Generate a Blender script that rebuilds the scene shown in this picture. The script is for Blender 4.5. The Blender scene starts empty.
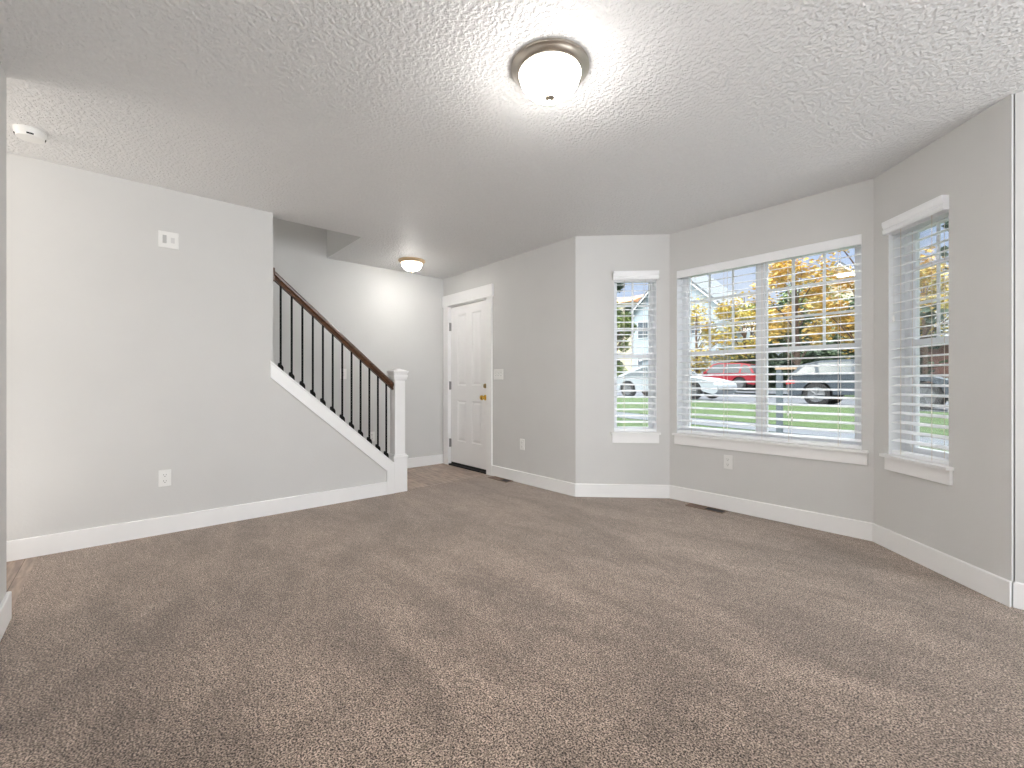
import bpy, bmesh, math, random
from mathutils import Vector, Matrix
random.seed(7)
PI = math.pi
sc = bpy.context.scene
COL = sc.collection

# ------------------------------------------------------------------ camera
cam_d = bpy.data.cameras.new('camera')
cam = bpy.data.objects.new('camera', cam_d); COL.objects.link(cam)
cam.location = (0, 0, 1.066)
cam.rotation_euler = (PI/2, 0, math.radians(48.824))
cam_d.lens = 443.68/1024*36; cam_d.sensor_width = 36; cam_d.sensor_fit = 'HORIZONTAL'
cam_d.shift_y = -1.29/1024
cam_d.clip_start = 0.02; cam_d.clip_end = 400
sc.camera = cam

# ------------------------------------------------------------------ exposure
sc.view_settings.view_transform = 'Standard'
sc.view_settings.look = 'None'
sc.view_settings.exposure = 1.09
sc.view_settings.gamma = 1.0
sc.view_settings.use_curve_mapping = False
sc.cycles.use_denoising = True
sc.cycles.max_bounces = 14
sc.cycles.diffuse_bounces = 8
sc.cycles.sample_clamp_indirect = 6

# ------------------------------------------------------------------ world sky
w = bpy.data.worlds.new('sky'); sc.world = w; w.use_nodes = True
nt = w.node_tree; nt.nodes.clear()
wo = nt.nodes.new('ShaderNodeOutputWorld'); bg = nt.nodes.new('ShaderNodeBackground')
tc = nt.nodes.new('ShaderNodeTexCoord'); sep = nt.nodes.new('ShaderNodeSeparateXYZ')
rp = nt.nodes.new('ShaderNodeValToRGB')
rp.color_ramp.elements[0].position = 0.0; rp.color_ramp.elements[0].color = (0.80, 0.86, 0.96, 1)
rp.color_ramp.elements[1].position = 0.30; rp.color_ramp.elements[1].color = (0.50, 0.64, 0.95, 1)
_e = rp.color_ramp.elements.new(0.75); _e.color = (1, 1, 1, 1)
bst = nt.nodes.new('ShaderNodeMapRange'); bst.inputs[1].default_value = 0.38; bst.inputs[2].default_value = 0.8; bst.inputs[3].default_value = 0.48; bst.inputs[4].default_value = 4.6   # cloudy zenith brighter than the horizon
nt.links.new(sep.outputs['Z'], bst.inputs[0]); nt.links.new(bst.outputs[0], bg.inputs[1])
no = nt.nodes.new('ShaderNodeTexNoise'); no.inputs['Scale'].default_value = 2.2; no.inputs['Detail'].default_value = 5
cr = nt.nodes.new('ShaderNodeValToRGB'); cr.color_ramp.elements[0].position = 0.5; cr.color_ramp.elements[1].position = 0.75
mx = nt.nodes.new('ShaderNodeMix'); mx.data_type = 'RGBA'; mx.inputs[7].default_value = (0.92, 0.93, 0.97, 1)
nt.links.new(tc.outputs['Generated'], sep.inputs[0]); nt.links.new(sep.outputs['Z'], rp.inputs[0])
nt.links.new(tc.outputs['Generated'], no.inputs['Vector']); nt.links.new(no.outputs['Fac'], cr.inputs[0])
nt.links.new(cr.outputs[0], mx.inputs[0]); nt.links.new(rp.outputs[0], mx.inputs[6])
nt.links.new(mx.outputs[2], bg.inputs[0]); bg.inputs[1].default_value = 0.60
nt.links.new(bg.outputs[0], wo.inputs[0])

# ------------------------------------------------------------------ sun and added fill lights out of view
def light(name, kind, loc, rot, power, color=(1, 1, 1), size=1.0, size_y=None, spread=None):
    d = bpy.data.lights.new(name, kind); o = bpy.data.objects.new(name, d); COL.objects.link(o)
    o.location = loc; o.rotation_euler = rot; d.energy = power; d.color = color
    if kind == 'AREA':
        d.shape = 'RECTANGLE'; d.size = size; d.size_y = size_y or size
        if spread: d.spread = spread
    elif kind == 'SUN':
        d.angle = size
    else:
        d.shadow_soft_size = size
    return o
light('sun', 'SUN', (0, -10, 20), (math.radians(50), 0, math.radians(-25)), 1.0, (1.0, 0.95, 0.86), 0.10)
# added area fills set in the invented end window and patio door
light('fill_end_wall', 'AREA', (6.44, 1.45, 1.35), (0, math.radians(100), 0), 98, (0.90, 0.95, 1.0), 2.0, 2.8)
light('fill_back_right', 'AREA', (4.2, -0.36, 1.15), (math.radians(90), 0, 0), 17, (0.91, 0.955, 1.0), 2.2, 2.0)
# added upward fills for the ceiling, and an added point fill in the stairwell
light('fill_ceiling_up', 'AREA', (2.6, 1.3, 0.04), (math.radians(180), 0, 0), 37, (0.97, 0.98, 1.0), 3.2, 2.8)
light('fill_passage_up', 'AREA', (-3.5, -1.75, 0.04), (math.radians(180), 0, 0), 8, (1.0, 0.96, 0.92), 0.8, 2.0)
light('fill_stairwell', 'POINT', (-4.55, -0.6, 4.6), (0, 0, 0), 13, (1.0, 0.97, 0.93), 0.15)
# kitchen / hall fixture round the corner on the left (hall_fixture, below) and two ceiling fixtures: own lamps

# ------------------------------------------------------------------ materials
def mat(name, col, rough=0.6, metal=0.0, col2=None, cscale=8, crange=(0.35, 0.65), cdetail=3,
        bump=None, spec=0.5, emit=None, stretch=None, coat=0):
    m = bpy.data.materials.new(name); m.use_nodes = True
    n = m.node_tree.nodes; L = m.node_tree.links
    p = n['Principled BSDF']
    p.inputs['Base Color'].default_value = (*col, 1); p.inputs['Roughness'].default_value = rough
    p.inputs['Metallic'].default_value = metal; p.inputs['Specular IOR Level'].default_value = spec
    if coat: p.inputs['Coat Weight'].default_value = coat
    tcn = n.new('ShaderNodeTexCoord'); vec = tcn.outputs['Object']
    if stretch:
        mp = n.new('ShaderNodeMapping'); mp.inputs['Scale'].default_value = stretch
        L.new(vec, mp.inputs[0]); vec = mp.outputs[0]
    if col2 is None: col2 = tuple(c*0.97 for c in col)
    t = n.new('ShaderNodeTexNoise'); t.inputs['Scale'].default_value = cscale; t.inputs['Detail'].default_value = cdetail
    L.new(vec, t.inputs['Vector'])
    r = n.new('ShaderNodeValToRGB'); r.color_ramp.elements[0].position = crange[0]; r.color_ramp.elements[1].position = crange[1]
    r.color_ramp.elements[0].color = (*col, 1); r.color_ramp.elements[1].color = (*col2, 1)
    L.new(t.outputs['Fac'], r.inputs[0]); L.new(r.outputs[0], p.inputs['Base Color'])
    if bump:
        b = n.new('ShaderNodeBump'); b.inputs['Strength'].default_value = bump[1]; b.inputs['Distance'].default_value = bump[2]
        t2 = n.new('ShaderNodeTexNoise'); t2.inputs['Scale'].default_value = bump[0]; t2.inputs['Detail'].default_value = 3
        L.new(vec, t2.inputs['Vector'])
        if len(bump) > 3:
            r2 = n.new('ShaderNodeValToRGB'); r2.color_ramp.elements[0].position = bump[3]; r2.color_ramp.elements[1].position = bump[4]
            L.new(t2.outputs['Fac'], r2.inputs[0]); L.new(r2.outputs[0], b.inputs['Height'])
        else:
            L.new(t2.outputs['Fac'], b.inputs['Height'])
        L.new(b.outputs[0], p.inputs['Normal'])
    if emit:
        p.inputs['Emission Color'].default_value = (*emit[0], 1); p.inputs['Emission Strength'].default_value = emit[1]
    return m

M = {}
M['wall'] = mat('wall_paint', (0.655, 0.653, 0.641), 0.75, col2=(0.64, 0.638, 0.626), cscale=3, bump=(55, 0.12, 0.004), spec=0.3)
M['ceiling'] = mat('ceiling_knockdown', (0.78, 0.78, 0.775), 0.50, col2=(0.76, 0.76, 0.755), cscale=60, bump=(52, 0.9, 0.0040, 0.42, 0.60), spec=0.35)
M['white'] = mat('white_trim_paint', (0.90, 0.90, 0.895), 0.35, col2=(0.885, 0.885, 0.88), cscale=5)
M['vinyl'] = mat('white_vinyl', (0.90, 0.915, 0.94), 0.35)
M['plastic'] = mat('white_plastic', (0.84, 0.84, 0.82), 0.3)
M['slot'] = mat('dark_slot', (0.22, 0.21, 0.20), 0.6)
M['greyplastic'] = mat('grey_plastic', (0.50, 0.50, 0.49), 0.5)
M['palegrey'] = mat('pale_grey_plastic', (0.68, 0.68, 0.67), 0.5)
M['slat'] = mat('blind_slat', (0.93, 0.94, 0.955), 0.4)
M['cord'] = mat('blind_cord', (0.78, 0.70, 0.62), 0.8)
M['iron'] = mat('black_iron', (0.005, 0.0045, 0.004), 0.7, 0.0, spec=0.2)
M['rail'] = mat('brown_stained_wood', (0.115, 0.05, 0.022), 0.28, col2=(0.055, 0.022, 0.010), cscale=12, stretch=(6, 1, 6))
M['nickel'] = mat('brushed_nickel', (0.62, 0.57, 0.50), 0.28, 1.0)
M['bronze'] = mat('warm_brushed_metal', (0.80, 0.60, 0.38), 0.42, 0.75)
M['brass'] = mat('brass', (0.80, 0.52, 0.10), 0.22, 1.0)
M['oldbrass'] = mat('antique_brass', (0.42, 0.33, 0.17), 0.35, 1.0)
M['steel'] = mat('hinge_steel', (0.28, 0.28, 0.27), 0.4, 0.9)
M['black'] = mat('black_rubber', (0.012, 0.012, 0.012), 0.7)
M['ventbrown'] = mat('brown_register', (0.20, 0.125, 0.085), 0.5, 0.2)
M['stairdark'] = mat('stair_carpet', (0.27, 0.22, 0.19), 0.95, col2=(0.18, 0.14, 0.12), cscale=150)
M['plaster'] = mat('exterior_stucco', (0.55, 0.52, 0.46), 0.9, bump=(40, 0.3, 0.01))

def lamp_glass(name, strength, tint):
    m = bpy.data.materials.new(name); m.use_nodes = True; p = m.node_tree.nodes['Principled BSDF']
    p.inputs['Base Color'].default_value = (0.9, 0.88, 0.85, 1); p.inputs['Roughness'].default_value = 0.25
    p.inputs['Emission Color'].default_value = (*tint, 1)
    # frosted bowl lit from within: brightest where the glass faces down under the bulbs, dimmer up its flanks
    n = m.node_tree.nodes; L = m.node_tree.links
    g = n.new('ShaderNodeTexCoord'); sx = n.new('ShaderNodeSeparateXYZ'); L.new(g.outputs['Normal'], sx.inputs[0])
    mr = n.new('ShaderNodeMapRange'); mr.interpolation_type = 'SMOOTHSTEP'
    mr.inputs[1].default_value = -0.35; mr.inputs[2].default_value = -1.0; mr.inputs[3].default_value = strength*0.06; mr.inputs[4].default_value = strength
    L.new(sx.outputs['Z'], mr.inputs[0]); L.new(mr.outputs[0], p.inputs['Emission Strength'])
    return m

# carpet: cut pile, speckled, brushed into lighter and darker swathes
def carpet_mat():
    m = bpy.data.materials.new('cut_pile_carpet'); m.use_nodes = True
    n = m.node_tree.nodes; L = m.node_tree.links; p = n['Principled BSDF']
    p.inputs['Roughness'].default_value = 0.95; p.inputs['Specular IOR Level'].default_value = 0.1
    p.inputs['Sheen Weight'].default_value = 0.5; p.inputs['Sheen Roughness'].default_value = 0.45; p.inputs['Sheen Tint'].default_value = (1.0, 0.91, 0.85, 1)
    tcn = n.new('ShaderNodeTexCoord')
    def noise(scale, detail, stretch=None, rot=0, dist=0):
        v = tcn.outputs['Object']
        if stretch:
            mp = n.new('ShaderNodeMapping'); mp.inputs['Scale'].default_value = stretch; mp.inputs['Rotation'].default_value = (0, 0, rot)
            L.new(v, mp.inputs[0]); v = mp.outputs[0]
        t = n.new('ShaderNodeTexNoise'); t.inputs['Scale'].default_value = scale; t.inputs['Detail'].default_value = detail
        t.inputs['Distortion'].default_value = dist
        L.new(v, t.inputs['Vector']); return t.outputs['Fac']
    def ramp(src, a, b, ca, cb):
        r = n.new('ShaderNodeValToRGB'); r.color_ramp.elements[0].position = a; r.color_ramp.elements[1].position = b
        r.color_ramp.elements[0].color = (*ca, 1); r.color_ramp.elements[1].color = (*cb, 1); L.new(src, r.inputs[0]); return r.outputs[0]
    def mult(a, b, f=1.0):
        x = n.new('ShaderNodeMix'); x.data_type = 'RGBA'; x.blend_type = 'MULTIPLY'; x.inputs[0].default_value = f
        L.new(a, x.inputs[6]); L.new(b, x.inputs[7]); return x.outputs[2]
    fine = noise(190, 3, dist=0.5); mid = noise(38, 3); swath = noise(1.15, 3, (1.0, 2.6, 1), 0.5, 0.7); patch = noise(5.5, 3, (1, 1.8, 1), -0.4, 0.5)
    c = ramp(fine, 0.40, 0.66, CARPET_D, CARPET_L)
    c = mult(c, ramp(mid, 0.3, 0.7, (0.76,)*3, (1.18,)*3))
    c = mult(c, ramp(swath, 0.38, 0.62, (0.80,)*3, (1.14,)*3))
    c = mult(c, ramp(patch, 0.32, 0.68, (0.86,)*3, (1.10,)*3))
    L.new(c, p.inputs['Base Color'])
    b = n.new('ShaderNodeBump'); b.inputs['Strength'].default_value = 0.8; b.inputs['Distance'].default_value = 0.002
    L.new(fine, b.inputs['Height']); L.new(b.outputs[0], p.inputs['Normal'])
    return m
CARPET_D = (0.022, 0.015, 0.011); CARPET_L = (0.575, 0.452, 0.368)
M['carpet'] = carpet_mat()

def plank_mat():
    m = bpy.data.materials.new('wood_plank_floor'); m.use_nodes = True
    n = m.node_tree.nodes; L = m.node_tree.links; p = n['Principled BSDF']; p.inputs['Roughness'].default_value = 0.45
    tcn = n.new('ShaderNodeTexCoord')
    br = n.new('ShaderNodeTexBrick'); br.inputs['Scale'].default_value = 1.0
    br.inputs['Brick Width'].default_value = 0.9; br.inputs['Row Height'].default_value = 0.15; br.inputs['Mortar Size'].default_value = 0.0015
    br.inputs['Color1'].default_value = (0.44, 0.35, 0.29, 1); br.inputs['Color2'].default_value = (0.33, 0.255, 0.21, 1)
    br.inputs['Mortar'].default_value = (0.08, 0.05, 0.04, 1)
    L.new(tcn.outputs['Object'], br.inputs['Vector'])
    mp = n.new('ShaderNodeMapping'); mp.inputs['Scale'].default_value = (2, 14, 1); L.new(tcn.outputs['Object'], mp.inputs[0])
    t = n.new('ShaderNodeTexNoise'); t.inputs['Scale'].default_value = 3; t.inputs['Detail'].default_value = 6; L.new(mp.outputs[0], t.inputs['Vector'])
    r = n.new('ShaderNodeValToRGB'); r.color_ramp.elements[0].color = (0.6, 0.6, 0.6, 1); r.color_ramp.elements[1].color = (1.35, 1.3, 1.25, 1)
    r.color_ramp.elements[0].position = 0.3; r.color_ramp.elements[1].position = 0.7
    L.new(t.outputs['Fac'], r.inputs[0])
    x = n.new('ShaderNodeMix'); x.data_type = 'RGBA'; x.blend_type = 'MULTIPLY'; x.inputs[0].default_value = 1
    L.new(br.outputs['Color'], x.inputs[6]); L.new(r.outputs[0], x.inputs[7]); L.new(x.outputs[2], p.inputs['Base Color'])
    return m
M['plank'] = plank_mat()

def glass_mat():
    m = bpy.data.materials.new('window_glass'); m.use_nodes = True
    n = m.node_tree.nodes; L = m.node_tree.links; n.clear()
    o = n.new('ShaderNodeOutputMaterial'); a = n.new('ShaderNodeBsdfTransparent'); g = n.new('ShaderNodeBsdfGlossy')
    a.inputs[0].default_value = (0.97, 0.985, 0.98, 1); g.inputs['Roughness'].default_value = 0.02
    s = n.new('ShaderNodeMixShader'); f = n.new('ShaderNodeFresnel'); f.inputs['IOR'].default_value = 1.25
    L.new(f.outputs[0], s.inputs[0]); L.new(a.outputs[0], s.inputs[1]); L.new(g.outputs[0], s.inputs[2]); L.new(s.outputs[0], o.inputs[0])
    return m
M['glass'] = glass_mat()

# ------------------------------------------------------------------ mesh helpers
class MB:
    def __init__(s): s.v = []; s.f = []
    def add(s, vs, fs):
        k = len(s.v); s.v += [tuple(v) for v in vs]; s.f += [tuple(i+k for i in f) for f in fs]; return s
    def box(s, x0, x1, y0, y1, z0, z1):
        vs = [(x0,y0,z0),(x1,y0,z0),(x1,y1,z0),(x0,y1,z0),(x0,y0,z1),(x1,y0,z1),(x1,y1,z1),(x0,y1,z1)]
        return s.add(vs, [(0,3,2,1),(4,5,6,7),(0,1,5,4),(1,2,6,5),(2,3,7,6),(3,0,4,7)])
    def prism(s, pts, a, b, axis='y'):
        """closed outline pts (u,v) extruded from a to b along axis; u,v fill the other two axes in order"""
        def P(u, v, t): return {'x': (t, u, v), 'y': (u, t, v), 'z': (u, v, t)}[axis]
        n = len(pts); vs = [P(u, v, a) for u, v in pts] + [P(u, v, b) for u, v in pts]
        fs = [tuple(range(n)), tuple(range(2*n-1, n-1, -1))] + [(i, i+n, (i+1) % n+n, (i+1) % n) for i in range(n)]
        return s.add(vs, fs)
    def lathe(s, prof, c=(0, 0, 0), seg=40, ax='z'):
        """prof: list of (r, h) turned about an axis through c"""
        k = len(s.v); rings = []
        for r, h in prof:
            ring = []
            for i in range(seg):
                a = 2*PI*i/seg; p = (r*math.cos(a), r*math.sin(a), h)
                if ax == 'y': p = (p[0], p[2], p[1])
                if ax == 'x': p = (p[2], p[0], p[1])
                s.v.append((c[0]+p[0], c[1]+p[1], c[2]+p[2])); ring.append(len(s.v)-1)
            rings.append(ring)
        for a, b in zip(rings, rings[1:]):
            for i in range(seg): s.f.append((a[i], a[(i+1) % seg], b[(i+1) % seg], b[i]))
        s.f.append(tuple(reversed(rings[0]))); s.f.append(tuple(rings[-1]))
        return s
    def tube(s, pts, r, seg=8):
        pts = [Vector(p) for p in pts]; rs = r if isinstance(r, (list, tuple)) else [r]*len(pts); rings = []
        for i, p in enumerate(pts):
            d = (pts[min(i+1, len(pts)-1)]-pts[max(i-1, 0)]).normalized()
            u = d.cross(Vector((0.31, 0.87, 0.11)) if abs(d.z) > .9 else Vector((0, 0, 1))).normalized(); v = d.cross(u)
            ring = []
            for j in range(seg):
                a = 2*PI*j/seg; s.v.append(tuple(p+(u*math.cos(a)+v*math.sin(a))*rs[i])); ring.append(len(s.v)-1)
            rings.append(ring)
        for a, b in zip(rings, rings[1:]):
            for i in range(seg): s.f.append((a[i], a[(i+1) % seg], b[(i+1) % seg], b[i]))
        s.f.append(tuple(reversed(rings[0]))); s.f.append(tuple(rings[-1]))
        return s
    def build(s, name, m, parent=None, bevel=0, smooth=False, loc=None, rot=0, segs=2):
        me = bpy.data.meshes.new(name); me.from_pydata(s.v, [], s.f); me.update()
        bm = bmesh.new(); bm.from_mesh(me); bmesh.ops.recalc_face_normals(bm, faces=bm.faces); bm.to_mesh(me); bm.free()
        o = bpy.data.objects.new(name, me); COL.objects.link(o); me.materials.append(m)
        if parent: o.parent = parent
        if loc: o.location = loc
        if rot: o.rotation_euler = (0, 0, rot)
        if bevel:
            b = o.modifiers.new('bevel', 'BEVEL'); b.width = bevel; b.segments = segs; b.limit_method = 'ANGLE'; b.angle_limit = 0.6
        if smooth:
            for p in me.polygons: p.use_smooth = True
            if smooth != 'all':
                me.set_sharp_from_angle(angle=math.radians(40))
        return o

def tag(o, label=None, cat=None, group=None, kind=None):
    if label: o['label'] = label
    if cat: o['category'] = cat
    if group: o['group'] = group
    if kind: o['kind'] = kind
    return o
def empty(name, loc, rot=0):
    o = bpy.data.objects.new(name, None); COL.objects.link(o); o.location = loc; o.rotation_euler = (0, 0, rot)
    o.empty_display_size = 0.05; return o
def structure(o, label, cat): return tag(o, label, cat, kind='structure')

# ------------------------------------------------------------------ plan of the room (metres)
H = 2.44
XL, YD, YB, XH = -3.979, 3.189, 3.799, -5.029       # left wall, front wall, bay front, hall wall
B1 = (-2.740, YD); B2 = (-2.130, YB); B3 = (-0.625, YB); B4 = (-0.013, YD)
B2 = (-2.130, YB); B3 = (-0.645, YB)
YBACK = -0.3975; XBACK = -2.998; XEND = 6.5; TH = 0.16; XWELL = -4.09; YWELL = 1.684
R45 = PI/4
M45 = math.tan(PI/8)

# wall with openings, in a frame: x along the wall, y outward (away from the room), z up
def wall(name, p0, rot, L, label, openings=(), m0=0.0, m1=0.0, h=H, th=TH, z0=0.0, mt='wall', cat='wall'):
    b = MB(); xs = sorted({0.0, L, *[o[0] for o in openings], *[o[1] for o in openings]}); zs = sorted({z0, h, *[o[2] for o in openings], *[o[3] for o in openings]})
    def bx(x, y): return x if y == 0 else (-m0 if x == 0 else (L+m1 if x == L else x))
    def hole(xa, xb, za, zb):
        return any(o[0] <= xa+1e-6 and xb <= o[1]+1e-6 and o[2] <= za+1e-6 and zb <= o[3]+1e-6 for o in openings)
    idx = {}
    def V(x, y, z):
        k = (round(x, 5), y, round(z, 5))
        if k not in idx: b.v.append((bx(x, y), y, z)); idx[k] = len(b.v)-1
        return idx[k]
    nx, nz = len(xs)-1, len(zs)-1
    sol = [[not hole(xs[i], xs[i+1], zs[j], zs[j+1]) for j in range(nz)] for i in range(nx)]
    S = lambda i, j: 0 <= i < nx and 0 <= j < nz and sol[i][j]
    for i in range(nx):
        for j in range(nz):
            if not sol[i][j]: continue
            a, c, d, e = xs[i], xs[i+1], zs[j], zs[j+1]
            b.f.append((V(a,0,d), V(c,0,d), V(c,0,e), V(a,0,e)))
            b.f.append((V(a,th,d), V(a,th,e), V(c,th,e), V(c,th,d)))
            if not S(i-1, j): b.f.append((V(a,0,d), V(a,0,e), V(a,th,e), V(a,th,d)))
            if not S(i+1, j): b.f.append((V(c,0,d), V(c,th,d), V(c,th,e), V(c,0,e)))
            if not S(i, j-1): b.f.append((V(a,0,d), V(a,th,d), V(c,th,d), V(c,0,d)))
            if not S(i, j+1): b.f.append((V(a,0,e), V(c,0,e), V(c,th,e), V(a,th,e)))
    o = b.build(name, M[mt], loc=(p0[0], p0[1], 0), rot=rot)
    return structure(o, label, cat)

# openings: local x range on each wall, z range
WZ0, WZ1 = 0.605, 2.085
O1 = (0.357, 0.745, WZ0, 2.06); O2 = (0.071, 1.420, WZ0, WZ1); O3 = (0.126, 0.552, WZ0, 2.06)
L45 = math.hypot(B2[0]-B1[0], B2[1]-B1[1]); L45b = math.hypot(B4[0]-B3[0], B4[1]-B3[1])
DOOR = (XH*-1-4.905, -4.065-XH, 0, 2.062)
wall('wall_front', (XH, YD), 0, B1[0]-XH, 'light grey painted wall holding the white entry door', [DOOR], m0=TH, m1=-M45*TH)
wall('wall_bay_left', B1, R45, L45, 'short angled grey wall with the narrow window left of the big one', [O1], m0=-M45*TH, m1=M45*TH)
wall('wall_bay_front', B2, 0, B3[0]-B2[0], 'grey bay wall holding the widest window', [O2], m0=M45*TH, m1=M45*TH)
wall('wall_bay_right', B3, -R45, L45b, 'angled grey wall with the narrow window at the right', [O3], m0=M45*TH, m1=-M45*TH)
wall('wall_right', B4, 0, XEND-B4[0], 'grey wall just past the outside corner at the right edge', m0=-M45*TH, m1=TH)
wall('wall_hall', (XH, -3.0), PI/2, YD+3.0, 'pale grey wall beyond the stair railing', m0=0, m1=0)
wall('wall_back', (XEND, YBACK), PI, XEND-XBACK, 'end of the near grey wall at the left edge', [(1.2, 3.4, 0.05, 2.15)], m0=0, m1=0, th=0.12)
wall('wall_end', (XEND, YD), -PI/2, YD-YBACK, 'unseen end wall of the room', [(0.4, 3.1, 0.4, 2.3)], m0=0, m1=0.12)
# far hall beyond the opening at the left
wall('wall_passage_side', (XBACK, YBACK-0.12), -PI/2, 2.5, 'passage wall hidden behind the near wall end', th=0.12, m0=0, m1=0)
wall('wall_passage_end', (XBACK+0.12, -3.0), PI, XBACK+0.12-XH, 'end wall of the hidden passage', th=0.12)

# left wall with the sloped stair cut-out
SL = 0.885
zt = lambda y: 0.771+SL*(1.4-y)
zb = lambda y: zt(y)-0.116
YE = 0.909; YN = 1.955
b = MB().prism([(-3.0, 0), (YN, 0), (YN, zt(YN)), (YE, zt(YE)), (YE, H), (-3.0, H)], XL, XWELL, 'x')
structure(b.build('wall_left', M['wall']), 'long pale grey wall at left ending in the sloped stair knee wall', 'wall')

# ceiling slab with stairwell hole
b = MB(); xs = [XH-TH, XH, XWELL, XEND+TH]; ys = [-3.2, -1.6, YWELL, YB+TH+0.05]
for i in range(3):
    for j in range(3):
        if i == 1 and j == 1: continue
        b.add([(xs[i],ys[j],H),(xs[i+1],ys[j],H),(xs[i+1],ys[j+1],H),(xs[i],ys[j+1],H)], [(0,1,2,3)])
        b.add([(xs[i],ys[j],H+.3),(xs[i+1],ys[j],H+.3),(xs[i+1],ys[j+1],H+.3),(xs[i],ys[j+1],H+.3)], [(0,1,2,3)])
x0, x1, y0, y1 = xs[0], xs[3], ys[0], ys[3]
b.add([(x0,y0,H),(x1,y0,H),(x1,y1,H),(x0,y1,H),(x0,y0,H+.3),(x1,y0,H+.3),(x1,y1,H+.3),(x0,y1,H+.3)], [(0,1,5,4),(1,2,6,5),(2,3,7,6),(3,0,4,7)])
structure(b.build('ceiling', M['ceiling']), 'white textured knockdown ceiling over the whole room', 'ceiling')
# stairwell shaft above the ceiling
b = MB()
b.box(XWELL, XWELL+0.12, -1.6, YWELL+0.12, H+0.0005, 5.0)
b.box(XH-0.12, XWELL+0.12, YWELL, YWELL+0.12, H+0.0005, 5.0)
b.box(XH-0.12, XH, -1.6, YWELL, H, 5.0)
b.box(XH-0.12, XWELL+0.12, -1.72, -1.6, H+0.0005, 5.0)
structure(b.build('wall_stairwell', M['wall']), 'grey sides of the stairwell opening in the ceiling above the railing', 'wall')
structure(MB().box(XH-0.12, XWELL+0.12, -1.72, YWELL+0.12, 5.0, 5.1).build('ceiling', M['ceiling']), 'upper ceiling of the stairwell', 'ceiling')

# floors: carpet, wood at the entry and in the passage
e = 0.002
b = MB(); outline = [(XL-0.001, YBACK), (XEND, YBACK), (XEND, YD), (B4[0], YD), (B3[0], YB), (B2[0], YB), (B1[0], YD), (-4.03, YD), (-4.045, 2.9), (-4.015, 2.55), (-4.025, 2.25), (-4.0, 2.0), (XL-0.001, 1.95)]
b.prism(outline, -0.10, 0.0, 'z')
structure(b.build('floor', M['carpet'], bevel=0), 'greyish brown cut pile carpet covering the room', 'carpet')
b = MB().box(XH, -4.0, -3.0, YD, -0.09, -e)
b.box(-4.0, XBACK, -3.0, YBACK, -0.09, -e)
structure(b.build('floor', M['plank']), 'brown wood plank floor at the entry door and in the left passage', 'wood floor')
structure(MB().box(XH-TH, XEND+TH, -3.2, YB+TH, -0.4, -0.1).build('floor', M['plaster']), 'slab under the house', 'foundation')

# baseboards
def base(name, p0, rot, L, label, m0=0, m1=0, h=0.121, t=0.014):
    # mitred strip standing on the room side (local y from -t to 0)
    b = MB(); ins = 0.004
    prof = [(0, 0), (-t, 0), (-t, h-ins), (-t+ins, h), (0, h)]
    vs = []
    for side in (0, 1):
        for y, z in prof:
            m = (m0 if side == 0 else m1)*(-y)
            vs.append(((m if side == 0 else L-m), y, z))
    n = len(prof)
    b.add(vs, [tuple(range(n)), tuple(range(2*n-1, n-1, -1))]+[(i, i+n, (i+1) % n+n, (i+1) % n) for i in range(n)])
    return structure(b.build(name, M['white'], loc=(p0[0], p0[1], 0), rot=rot), label, 'baseboard')
base('baseboard_left', (XL, -3.0), PI/2, 1.885+3.0, 'white baseboard along the long left wall')
base('baseboard_hall', (XH, 2.0), PI/2, YD-2.0, 'white baseboard of the hall wall behind the newel post', m1=1)
base('baseboard_front', (-3.985, YD), 0, B1[0]+3.985, 'white baseboard from the entry door to the bay', m1=-M45)
base('baseboard_bay_left', B1, R45, L45, 'white baseboard under the narrow left window', m0=-M45, m1=M45)
base('baseboard_bay_front', B2, 0, B3[0]-B2[0], 'white baseboard under the widest window', m0=M45, m1=M45)
base('baseboard_bay_right', B3, -R45, L45b, 'white baseboard under the narrow right window', m0=M45, m1=-M45)
base('baseboard_right', B4, 0, XEND-B4[0], 'white baseboard past the outside corner at the right edge', m0=-M45)
base('baseboard_back', (XEND-0.015, YBACK), PI, XEND-0.015-XBACK+0.014, 'white baseboard of the near wall end at the left edge')
base('baseboard_passage', (XBACK, YBACK), -PI/2, 2.5, 'white baseboard round the near wall end')

# ------------------------------------------------------------------ staircase, trim, railing
b = MB()
pts = [(1.95, -0.01)]
for k in range(13):
    y = 1.95-0.2147*k; pts += [(y, 0.19*(k+1)-0.0), (y-0.2147, 0.19*(k+1))] if k else [(y, 0.19), (y-0.2147, 0.19)]
pts += [(pts[-1][0], pts[-1][1]-0.35), (1.60, -0.01)]
b.prism(pts, XWELL-0.002, XH+0.002, 'x')
structure(b.build('trim_staircase', M['stairdark']), 'carpeted stairs rising behind the sloped knee wall', 'stairs')

b = MB().prism([(0.887, zt(0.887)), (YN+0.004, zt(YN+0.004)), (YN+0.004, 0.0), (1.885, 0.0), (1.885, zb(1.885)), (0.887, zb(0.887))], XL, XL+0.019, 'x')
structure(b.build('trim_1', M['white'], bevel=0.0015), 'white sloped skirt board below the black balusters', 'trim')
ca = 0.018
b = MB().prism([(0.884, zt(0.884)), (YN+0.004, zt(YN+0.004)), (YN+0.004, zt(YN+0.004)+ca), (0.884, zt(0.884)+ca)], XL+0.026, XWELL-0.02, 'x')
# cap stops against the tall wall at its upper end
b.v = [(x, max(y, YE+0.002) if x < XL-0.001 else y, z) for x, y, z in b.v]
structure(b.build('trim_2', M['white'], bevel=0.002), 'white sloped cap on the knee wall carrying the balusters', 'trim')

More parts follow.
